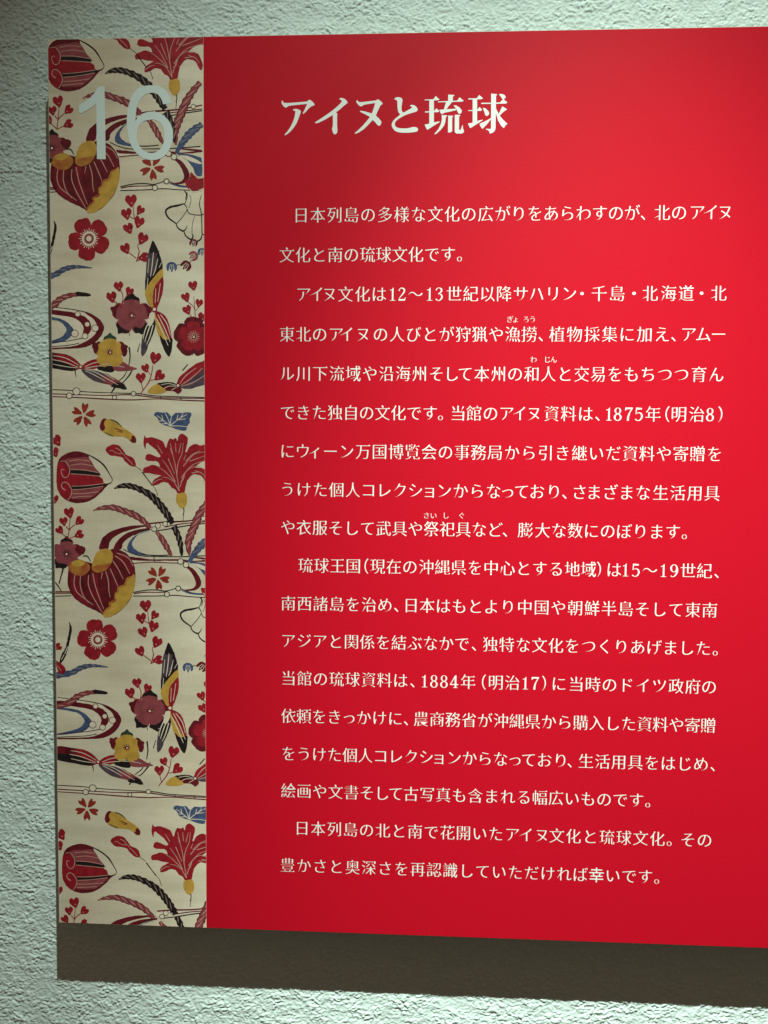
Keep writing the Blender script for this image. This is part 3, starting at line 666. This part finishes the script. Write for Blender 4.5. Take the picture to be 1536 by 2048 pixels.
# ------------------------------------------------------------------ white lettering
ZT = 0.00020
EM = 0.01655          # body type size
def print_mesh(name, loops_list, z=ZT, material=None):
    """each entry: list of loops (outer first); every entry is tessellated on its own, a hair apart in depth"""
    bm_ = bmesh.new()
    for k, loops in enumerate(loops_list):
        if isinstance(loops, tuple):
            vs = [bm_.verts.new(W(q[0], q[1], z)) for q in loops[0]]
            for tri in loops[1]: bm_.faces.new([vs[i] for i in tri])
            continue
        r0 = loops[0][0]; L3 = [[Vector(((q[0] - r0[0]) / EM, (q[1] - r0[1]) / EM, 0)) for q in l] for l in loops]
        vs = [bm_.verts.new(W(q[0], q[1], z + 3e-6 * (k % 12))) for l in loops for q in l]
        for tri in geometry.tessellate_polygon(L3):
            if len(set(tri)) == 3:
                try: bm_.faces.new([vs[i] for i in tri])
                except ValueError: pass
    bm_.normal_update()
    fl = [f for f in bm_.faces if f.normal.y > 0]
    if fl: bmesh.ops.reverse_faces(bm_, faces=fl)
    return to_panel(bm_obj(name, bm_, material or M_white, panel))

TITLE = []
def tt(ox, pts, smooth=False):
    q = catmull(pts, True, 2) if smooth else pts
    TITLE.append([[at(ox + x / 6.4, 180 + y / 6.4) for x, y in q]])
A_, B_ = 550, 780
tt(A_, [(98, 133), (104, 155), (118, 166), (160, 168), (300, 158), (412, 148), (430, 130), (448, 127), (475, 145), (506, 180), (505, 195), (460, 213), (430, 240), (395, 280), (362, 308), (355, 302), (380, 250), (400, 205), (412, 180), (300, 190), (220, 198), (175, 205), (155, 220), (140, 226), (118, 218), (100, 196), (84, 165), (86, 148)])
tt(A_, [(230, 252), (245, 244), (275, 243), (305, 250), (330, 270), (332, 280), (320, 315), (300, 370), (275, 430), (235, 490), (190, 540), (138, 578), (126, 580), (124, 570), (160, 530), (200, 470), (232, 405), (252, 340), (262, 285), (258, 268), (248, 264), (236, 268)])
tt(A_, [(820, 115), (835, 104), (865, 104), (900, 120), (928, 152), (930, 165), (880, 205), (830, 250), (782, 287), (798, 305), (795, 340), (795, 450), (800, 520), (795, 548), (775, 568), (755, 566), (742, 545), (732, 510), (730, 490), (740, 470), (742, 400), (740, 320), (650, 375), (560, 420), (520, 428), (512, 420), (516, 412), (560, 385), (650, 325), (740, 260), (800, 210), (840, 170), (855, 145), (850, 130), (835, 125)])
tt(A_, [(1055, 127), (1060, 145), (1085, 157), (1150, 152), (1230, 142), (1290, 136), (1312, 122), (1330, 125), (1360, 150), (1378, 172), (1375, 182), (1348, 200), (1325, 250), (1290, 328), (1330, 365), (1358, 400), (1363, 420), (1350, 450), (1330, 460), (1312, 450), (1280, 410), (1250, 385), (1200, 440), (1140, 500), (1080, 540), (1030, 563), (1020, 552), (1060, 520), (1130, 450), (1190, 380), (1215, 345), (1150, 310), (1100, 285), (1086, 273), (1095, 266), (1150, 275), (1200, 290), (1240, 302), (1262, 240), (1280, 180), (1280, 168), (1200, 180), (1140, 190), (1115, 208), (1095, 212), (1070, 195), (1045, 165), (1040, 145)])
tt(B_, [(57, 118), (70, 100), (100, 93), (140, 100), (160, 125), (155, 165), (148, 220), (150, 260), (168, 290), (210, 270), (250, 248), (275, 232), (280, 215), (262, 210), (256, 200), (270, 193), (300, 193), (330, 210), (352, 240), (350, 265), (330, 280), (260, 300), (190, 325), (120, 365), (75, 400), (62, 435), (70, 465), (100, 485), (150, 492), (220, 492), (265, 482), (300, 474), (340, 480), (358, 500), (355, 520), (335, 535), (270, 545), (180, 548), (110, 542), (60, 520), (30, 480), (22, 445), (35, 405), (70, 365), (130, 315), (110, 290), (95, 220), (95, 160), (85, 130), (70, 127)], True)
for q in ([(445, 123), (555, 120), (585, 78), (635, 125), (600, 135), (560, 132), (445, 134)], [(503, 130), (562, 130), (562, 415), (503, 440)], [(448, 275), (563, 270), (595, 236), (632, 268), (615, 285), (448, 290)],
          [(443, 445), (503, 432), (562, 415), (635, 403), (632, 415), (590, 440), (480, 510), (468, 500)], [(745, 60), (825, 65), (820, 78), (805, 85), (803, 145), (745, 145)],
          [(615, 148), (745, 142), (858, 138), (890, 95), (945, 140), (920, 150), (800, 153), (615, 160)], [(718, 150), (795, 155), (770, 185), (745, 215), (718, 255), (688, 258), (700, 215)],
          [(632, 255), (690, 250), (845, 240), (850, 258), (780, 275), (700, 292), (660, 312), (645, 290)], [(812, 195), (850, 200), (890, 225), (918, 260), (918, 285), (900, 305), (878, 303), (865, 280), (850, 245)],
          [(662, 322), (732, 325), (728, 340), (715, 345), (708, 410), (690, 460), (650, 510), (600, 555), (572, 572), (570, 562), (620, 500), (650, 440), (664, 380)], [(745, 328), (808, 332), (805, 345), (796, 350), (795, 530), (770, 545), (742, 545)],
          [(830, 318), (900, 320), (895, 335), (884, 340), (882, 505), (895, 518), (905, 512), (915, 480), (930, 445), (935, 500), (946, 520), (945, 540), (920, 558), (850, 558), (830, 540), (828, 500)],
          [(1003, 108), (1110, 108), (1142, 65), (1192, 108), (1165, 120), (1003, 122)], [(1058, 115), (1115, 115), (1115, 400), (1058, 430)], [(1003, 260), (1113, 255), (1148, 220), (1180, 255), (1165, 268), (1003, 270)],
          [(998, 430), (1058, 420), (1115, 398), (1188, 380), (1185, 390), (1130, 425), (1035, 485), (1022, 485)], [(1168, 165), (1290, 165), (1410, 160), (1448, 115), (1503, 162), (1480, 175), (1168, 180)],
          [(1295, 47), (1370, 55), (1365, 70), (1357, 75), (1355, 260), (1350, 500), (1335, 530), (1310, 550), (1275, 558), (1272, 535), (1255, 515), (1228, 507), (1230, 498), (1290, 500), (1293, 480)],
          [(1390, 55), (1430, 52), (1465, 65), (1480, 85), (1475, 105), (1450, 125), (1435, 115), (1415, 80)], [(1188, 228), (1220, 235), (1255, 265), (1270, 295), (1262, 320), (1240, 335), (1220, 325), (1210, 290)],
          [(1292, 360), (1292, 375), (1240, 440), (1185, 497), (1175, 492), (1145, 440), (1155, 430), (1230, 395)], [(1438, 210), (1500, 250), (1480, 260), (1440, 290), (1402, 330), (1392, 322), (1400, 290)],
          [(1350, 225), (1370, 265), (1400, 325), (1450, 385), (1503, 435), (1480, 450), (1455, 490), (1420, 455), (1385, 395), (1365, 330), (1350, 280)]):
    tt(B_, q)
print_mesh('title_text', TITLE)

# --- body text: outlines of the built-in typeface reshaped into a serif (mincho) cut
LINES = [
 ("日本列島の多様な文化の広がりをあらわすのが、北のアイヌ", 430.4, {0: 602, 11: 971, 12: 1005, 20: 1264, 21: 1286, 22: 1324, 23: 1358, 24: 1394, 25: 1421, 26: 1450}),
 ("文化と南の琉球文化です。", 510, {0: 573.5, 5: 735, 10: 896, 11: 919}),
 ("アイヌ文化は12〜13世紀以降サハリン・千島・北海道・北", 588.5, {0: 607, 1: 633, 2: 659, 3: 691, 4: 725, 5: 758, 6: 785, 7: 804, 8: 831, 9: 859, 10: 878.5, 11: 908, 14: 1008, 15: 1041.6, 16: 1073, 17: 1106, 18: 1138, 19: 1164, 20: 1198, 21: 1234, 22: 1268, 23: 1300, 24: 1337, 25: 1372, 26: 1403, 27: 1437}),
 ("東北のアイヌの人びとが狩猟や漁撈、植物採集に加え、アムー", 668.5, {0: 574, 3: 672, 4: 693, 5: 726, 6: 761, 15: 1058, 16: 1081.5, 17: 1114, 23: 1324, 24: 1347, 25: 1377, 26: 1406.5, 27: 1437}),
 ("ル川下流域や沿海州そして本州の和人と交易をもちつつ育ん", 746.8, {0: 574, 8: 839, 9: 873, 10: 903, 11: 930.6, 12: 963.4, 13: 997, 24: 1362.5, 25: 1397.6, 26: 1432}),
 ("できた独自の文化です。当館のアイヌ資料は、1875年（明治8）", 824.7, {0: 575, 9: 860, 10: 881, 11: 916, 12: 948, 13: 981, 14: 1013, 15: 1038.6, 16: 1068, 17: 1103, 19: 1171, 20: 1195, 21: 1217.6, 22: 1235.5, 23: 1258, 24: 1278, 25: 1306, 26: 1335, 27: 1357.6, 28: 1393.4, 29: 1420, 30: 1440.6}),
 ("にウィーン万国博覧会の事務局から引き継いだ資料や寄贈を", 902, {0: 575, 1: 605.6, 2: 629.7, 3: 661, 4: 693, 13: 990, 26: 1429}),
 ("うけた個人コレクションからなっており、さまざまな生活用具", 978.5, {0: 575, 4: 705.6, 8: 831, 9: 859, 10: 888, 12: 954, 13: 987, 14: 1015, 15: 1043.5, 16: 1074, 17: 1108, 18: 1129, 19: 1159, 20: 1188, 23: 1286, 24: 1321, 27: 1424}),
 ("や衣服そして武具や祭祀具など、膨大な数にのぼります。", 1054.6, {0: 576, 13: 990, 14: 1010, 15: 1051, 16: 1085, 24: 1346, 25: 1369}),
 ("琉球王国（現在の沖縄県を中心とする地域）は15〜19世紀、", 1130.6, {0: 611, 3: 706.6, 4: 733, 5: 755, 18: 1177, 19: 1198, 20: 1228, 21: 1251, 22: 1272, 23: 1300, 24: 1327, 25: 1348.5, 26: 1376, 27: 1409, 28: 1433.5}),
 ("南西諸島を治め、日本はもとより中国や朝鮮半島そして東南", 1206.5, {0: 576.6, 6: 770, 7: 792.5, 8: 822, 13: 983, 14: 1016, 26: 1419.5}),
 ("アジアと関係を結ぶなかで、独特な文化をつくりあげました。", 1281, {0: 576.6, 11: 924, 12: 948, 13: 980.6, 26: 1406.5, 27: 1431}),
 ("当館の琉球資料は、1884年（明治17）に当時のドイツ政府の", 1356, {0: 577, 7: 801, 8: 825, 9: 849, 10: 868, 11: 888, 12: 909, 13: 936, 14: 968, 15: 991.5, 16: 1024.6, 17: 1050.6, 18: 1071, 19: 1088, 20: 1118, 21: 1152.5, 28: 1386, 29: 1418.5}),
 ("依頼をきっかけに、農商務省が沖縄県から購入した資料や寄贈", 1431.6, {0: 577, 3: 669, 4: 698, 5: 727.5, 7: 790.6, 8: 812, 9: 842, 27: 1417}),
 ("をうけた個人コレクションからなっており、生活用具をはじめ、", 1507, {0: 577, 5: 730.6, 9: 852.5, 10: 878, 11: 908, 14: 1001, 15: 1030, 16: 1057.5, 17: 1089, 18: 1121.6, 19: 1139.5, 20: 1172, 27: 1402.5, 28: 1426}),
 ("絵画や文書そして古写真も含まれる幅広いものです。", 1581, {0: 576.6, 5: 734, 6: 764, 7: 791.6, 8: 822, 22: 1273, 23: 1296}),
 ("日本列島の北と南で花開いたアイヌ文化と琉球文化。その", 1656, {0: 604, 12: 991.6, 13: 1024.6, 14: 1052, 15: 1084, 16: 1113.5, 22: 1315, 23: 1339, 24: 1376.5, 25: 1409.7}),
 ("豊かさと奥深さを再認識していただければ幸いです。", 1730, {0: 575, 22: 1291, 23: 1314}),
]
RUBY = [("ぎょ", 638.7, [1020, 1031.4], 1), ("ろう", 638.7, [1052, 1065], 1), ("わ", 719, [1067], 1), ("じん", 719, [1094.6, 1107], 1), ("さい", 1031, [853, 867], 1), ("し", 1031, [891.6], 1), ("ぐ", 1031, [923], 1)]
PUNCT = "、。（）・"
DIG = "0123456789"
chars = sorted({c for l in LINES for c in l[0]} | {c for l in RUBY for c in l[0]})
chars = [c for c in chars if c not in DIG]

def glyph_outlines():
    cu = bpy.data.curves.new('type', 'FONT'); cu.body = "\n".join(chars)
    o = bpy.data.objects.new('type', cu); COL.objects.link(o)
    dg = bpy.context.evaluated_depsgraph_get(); c = o.evaluated_get(dg).to_curve(dg)
    G = {k: [] for k in chars}
    for s in c.splines:
        pts = [[np.array(q.co[:2]), np.array(q.handle_left[:2]), np.array(q.handle_right[:2])] for q in s.bezier_points]
        ymid = sum(q[0][1] for q in pts) / len(pts); row = int(round(-(ymid - 0.38)))
        for q in pts:
            for v in q: v[1] += row
        if 0 <= row < len(chars): G[chars[row]].append(pts)
    bpy.data.objects.remove(o)
    return G
def unit(v):
    n = np.hypot(*v); return v / n if n > 1e-9 else np.zeros(2)
def is_kana(c): return 0x3040 <= ord(c) <= 0x30ff
def mincho(pts, kana, K=1.0, taper=True, serif=True):
    n = len(pts)
    co = [p[0] for p in pts]
    def tin(i):
        v = co[i] - pts[i][1]
        if np.hypot(*v) < 1e-5: v = co[i] - pts[i - 1][2]
        return unit(v)
    def tout(i):
        v = pts[i][2] - co[i]
        if np.hypot(*v) < 1e-5: v = pts[(i + 1) % n][1] - co[i]
        return unit(v)
    TI = [tin(i) for i in range(n)]; TO = [tout(i) for i in range(n)]
    LN = [float(np.hypot(*(co[(i + 1) % n] - co[i]))) for i in range(n)]
    thin, fat = (0.018 * K, -0.003 * K) if kana else (0.0205 * K, -0.001 * K)
    disp = []
    for i in range(n):
        n1 = np.array([TI[i][1], -TI[i][0]]); n2 = np.array([TO[i][1], -TO[i][0]])
        dd = lambda q: fat * q[0] ** 2 - thin * q[1] ** 2
        det = n1[0] * n2[1] - n1[1] * n2[0]
        if abs(det) < 0.35: x = unit(n1 + n2) * (dd(n1) + dd(n2)) / 2
        else: x = np.array([dd(n1) * n2[1] - dd(n2) * n1[1], n1[0] * dd(n2) - n2[0] * dd(n1)]) / det
        m_ = np.hypot(*x)
        lim = min(0.03, 0.42 * min(LN[i - 1], LN[i]) + 0.001)
        if m_ > lim: x = x * lim / m_
        disp.append(x)
    new = [[p[0] + d, p[1] + d, p[2] + d] for p, d in zip(pts, disp)]
    # tapering of strokes that fall to the left (short slanted end caps become points)
    for i in (range(n) if taper else []):
        j = (i + 1) % n; e = unit(co[j] - co[i]); nn = np.array([e[1], -e[0]])
        prev, nxt = LN[i - 1], LN[j]
        if 0.045 < LN[i] < 0.11 and prev > 0.1 and nxt > 0.1 and np.dot(TI[i], TO[j]) < -0.4:
            if nn[0] < -0.25 and nn[1] < -0.15:
                mid = (new[i][0] + new[j][0]) / 2 + nn * 0.012
                for k in (i, j):
                    d = (mid - new[k][0]) * 0.85
                    new[k] = [new[k][0] + d, new[k][1] + d, new[k][2] + d]
            elif nn[0] > 0.25 and nn[1] < -0.25 and not kana:      # falls to the right: swells
                for k, sg in ((i, -1), (j, 1)):
                    d = e * 0.012 * sg + nn * 0.006; new[k] = [new[k][0] + d, new[k][1] + d, new[k][2] + d]
            elif kana and nn[1] > 0.3:                                # brushed start of a kana stroke
                for k, sg in ((i, -1), (j, 1)):
                    d = e * 0.008 * sg; new[k] = [new[k][0] + d, new[k][1] + d, new[k][2] + d]
    # polygon with serifs
    out = []
    for i in range(n):
        j = (i + 1) % n
        P0, P1 = new[i][0], new[j][0]
        up = TI[i][1] > 0.97; left = TO[i][0] < -0.97
        if serif and not kana and up and left and LN[i] > 0.13:
            if 0.02 < LN[i - 1] < 0.11 and TI[i - 1][0] > 0.97 and LN[i - 2] > 0.1:      # triangle on a horizontal's right end
                out += [P0 + (0.012, -0.015), P0 + (-0.040, 0.052), P0 + (-0.105, 0.0)]
            elif LN[i - 1] >= 0.11:                                                       # shoulder
                out += [P0 + (0.016, -0.018), P0 + (-0.022, 0.034), P0 + (-0.075, 0.0)]
            else: out.append(P0)
        else: out.append(P0)
        a, b = new[i][2], new[j][1]
        cr = lambda u_, v_: u_[0] * v_[1] - u_[1] * v_[0]
        ch = unit(co[j] - co[i])                      # straight in the source outline stays straight
        cv = abs(cr(ch, pts[i][2] - co[i])) + abs(cr(ch, pts[j][1] - co[i]))
        if cv > 0.002:
            ns = 3 if cv < 0.03 else 5
            for k in range(1, ns):
                u = k / ns; out.append((1 - u) ** 3 * P0 + 3 * (1 - u) ** 2 * u * a + 3 * (1 - u) * u * u * b + u ** 3 * P1)
    return out
def crosses(p):
    p = np.array(p); q = np.roll(p, -1, 0); d = q - p; n = len(p)
    if n < 4: return False
    r = p[None] - p[:, None]
    den = d[:, None, 0] * d[None, :, 1] - d[:, None, 1] * d[None, :, 0]; den = np.where(np.abs(den) < 1e-12, 1e9, den)
    t_ = (r[..., 0] * d[None, :, 1] - r[..., 1] * d[None, :, 0]) / den; u = (r[..., 0] * d[:, None, 1] - r[..., 1] * d[:, None, 0]) / den
    hit = (t_ > 1e-4) & (t_ < 1 - 1e-4) & (u > 1e-4) & (u < 1 - 1e-4)
    return bool(hit.any())
def reshape(s, kana):
    for K, ta, se in ((1, 1, 1), (1, 0, 1), (1, 1, 0), (1, 0, 0), (.8, 0, 0), (.6, 0, 0), (.4, 0, 0), (.2, 0, 0), (0, 0, 0)):
        q = mincho(s, kana, K, ta, se)
        if not crosses(q): return q
    return q
def area(p):
    return 0.5 * sum(p[i][0] * p[(i + 1) % len(p)][1] - p[(i + 1) % len(p)][0] * p[i][1] for i in range(len(p)))
def inside(q, poly):
    c = False; n = len(poly)
    for i in range(n):
        a, b = poly[i], poly[i - 1]
        if (a[1] > q[1]) != (b[1] > q[1]) and q[0] < (b[0] - a[0]) * (q[1] - a[1]) / (b[1] - a[1]) + a[0]: c = not c
    return c
def grouped(polys):
    outer = [p for p in polys if area(p) > 0]; holes = [p for p in polys if area(p) <= 0]
    groups = [[p] for p in outer]
    for h in holes:
        cand = [g for g in groups if inside(h[0], g[0])]
        if cand: min(cand, key=lambda g: abs(area(g[0]))).append(h)
    return groups
G = {}
for c, spl in glyph_outlines().items():
    kana = is_kana(c) or c in PUNCT + "〜ー"
    G[c] = grouped([reshape(s, kana) for s in spl])

def filled(groups):
    """fill a glyph's outlines with Blender's own 2D curve fill; returns points and triangles"""
    cu = bpy.data.curves.new('glyph', 'CURVE'); cu.dimensions = '2D'; cu.fill_mode = 'FRONT'; cu.resolution_u = 1
    for g in groups:
        for l in g:
            sp = cu.splines.new('POLY'); sp.points.add(len(l) - 1); sp.use_cyclic_u = True
            for p, q in zip(sp.points, l): p.co = (q[0], q[1], 0, 1)
    o = bpy.data.objects.new('glyph', cu); COL.objects.link(o)
    dg = bpy.context.evaluated_depsgraph_get(); ev = o.evaluated_get(dg); me = ev.to_mesh()
    pts = [(v.co.x, v.co.y) for v in me.vertices]; tri = [tuple(p.vertices) for p in me.polygons]
    ev.to_mesh_clear(); bpy.data.objects.remove(o); bpy.data.curves.remove(cu)
    return pts, tri
GF = {c: filled(g) for c, g in G.items()}

# serif figures, drawn as strokes and bowls on a 0.50 x 0.72 body
def ell(cx, cy, rx, ry, n=20): return [np.array((cx + rx * math.cos(2 * math.pi * k / n), cy + ry * math.sin(2 * math.pi * k / n))) for k in range(n)]
def rib(pts, ws):
    P = catmull(pts, False, 5) if len(pts) > 2 else [np.array(p, float) for p in pts]; n = len(P); L_, R_ = [], []
    for i, q in enumerate(P):
        t_ = unit(P[min(i + 1, n - 1)] - P[max(i - 1, 0)]); nn = np.array([-t_[1], t_[0]])
        f = i / (n - 1) * (len(ws) - 1); k = min(int(f), len(ws) - 2); w = (ws[k] + (ws[k + 1] - ws[k]) * (f - k)) / 2 * 0.84
        L_.append(q + nn * w); R_.append(q - nn * w)
    return R_ + L_[::-1]
DG = {
 '1': [[[np.array(p) for p in ((.22, .62), (.28, .72), (.30, .72), (.30, .03), (.40, .02), (.40, 0), (.12, 0), (.12, .02), (.22, .03), (.22, .58), (.12, .57), (.12, .60))]]],
 '2': [[rib([(.10, .54), (.13, .64), (.23, .70), (.35, .64), (.37, .52), (.28, .36), (.16, .20), (.08, .05)], [.07, .04, .05, .09, .09, .07, .04, .03])], [[np.array(p) for p in ((.07, .0), (.40, .0), (.44, .17), (.41, .17), (.37, .085), (.10, .08))]]],
 '3': [[rib([(.09, .57), (.15, .68), (.26, .70), (.36, .62), (.34, .48), (.20, .38)], [.08, .03, .04, .10, .08, .02])], [rib([(.19, .38), (.33, .34), (.39, .21), (.33, .06), (.19, .0), (.08, .09)], [.02, .07, .10, .07, .03, .08])]],
 '4': [[[np.array(p) for p in ((.28, .72), (.35, .72), (.35, .22), (.45, .22), (.45, .17), (.35, .17), (.35, .03), (.42, .02), (.42, 0), (.18, 0), (.18, .02), (.26, .03), (.26, .17), (.02, .17), (.02, .21))], [np.array(p) for p in ((.26, .58), (.07, .22), (.26, .22))]]],
 '5': [[[np.array(p) for p in ((.12, .72), (.39, .70), (.38, .62), (.14, .62), (.12, .44), (.10, .36), (.08, .36), (.10, .72))]], [rib([(.11, .38), (.22, .44), (.35, .39), (.40, .24), (.33, .06), (.19, .0), (.07, .08)], [.02, .04, .08, .10, .07, .03, .08])]],
 '7': [[[np.array(p) for p in ((.06, .72), (.43, .72), (.43, .68), (.30, .42), (.25, .2), (.25, 0), (.15, 0), (.16, .16), (.22, .38), (.36, .635), (.12, .635), (.08, .56), (.05, .56))]]],
 '8': [[ell(.25, .54, .165, .175), ell(.25, .545, .092, .150)[::-1]], [ell(.25, .18, .195, .195), ell(.25, .18, .112, .162)[::-1]]],
 '9': [[ell(.24, .49, .19, .22), ell(.24, .49, .108, .190)[::-1]], [rib([(.40, .50), (.40, .30), (.30, .08), (.17, .01), (.09, .07)], [.09, .11, .07, .03, .07])]],
}
def place(c, xpix, ypix, em_px, yconst=None, wide=0.96):
    X, Y = at(xpix, ypix)
    if yconst is not None: Y = yconst
    em = em_px
    if c in DG:
        out = []
        for loops in DG[c]: out.append([[(X + (p[0] - 0.25) * em * 1.16, Y + (p[1] - 0.37) * em * 1.06) for p in l] for l in loops])
        return out
    g = G[c]; allp = [p for lp in g for l in lp for p in l]
    cx = 0.5 if (is_kana(c) or 0x4e00 <= ord(c) <= 0x9fff) and c not in '・' else (min(p[0] for p in allp) + max(p[0] for p in allp)) / 2
    if c in 'リりト': cx = (min(p[0] for p in allp) + max(p[0] for p in allp)) / 2
    kx = wide
    pts, tri = GF[c]
    return [([(X + (p[0] - cx) * em * kx, Y + (p[1] - 0.38) * em) for p in pts], tri)]
EM = 0.01655
for txt, y0, an in LINES:
    keys = sorted(an); Y = at(an[0], y0)[1]; shapes = []
    for i, c in enumerate(txt):
        lo_ = max(k for k in keys if k <= i); hi_ = min(k for k in keys if k >= i)
        x = an[lo_] if lo_ == hi_ else an[lo_] + (an[hi_] - an[lo_]) * (i - lo_) / (hi_ - lo_)
        shapes += place(c, x, y0, EM, Y)
    print_mesh('text_line', shapes)
for txt, y0, xs, _ in RUBY:
    Y = at(xs[0], y0)[1]; shapes = []
    for c, x in zip(txt, xs): shapes += place(c, x, y0, EM * 0.43, Y, 1.0)
    print_mesh('reading_gloss', shapes)
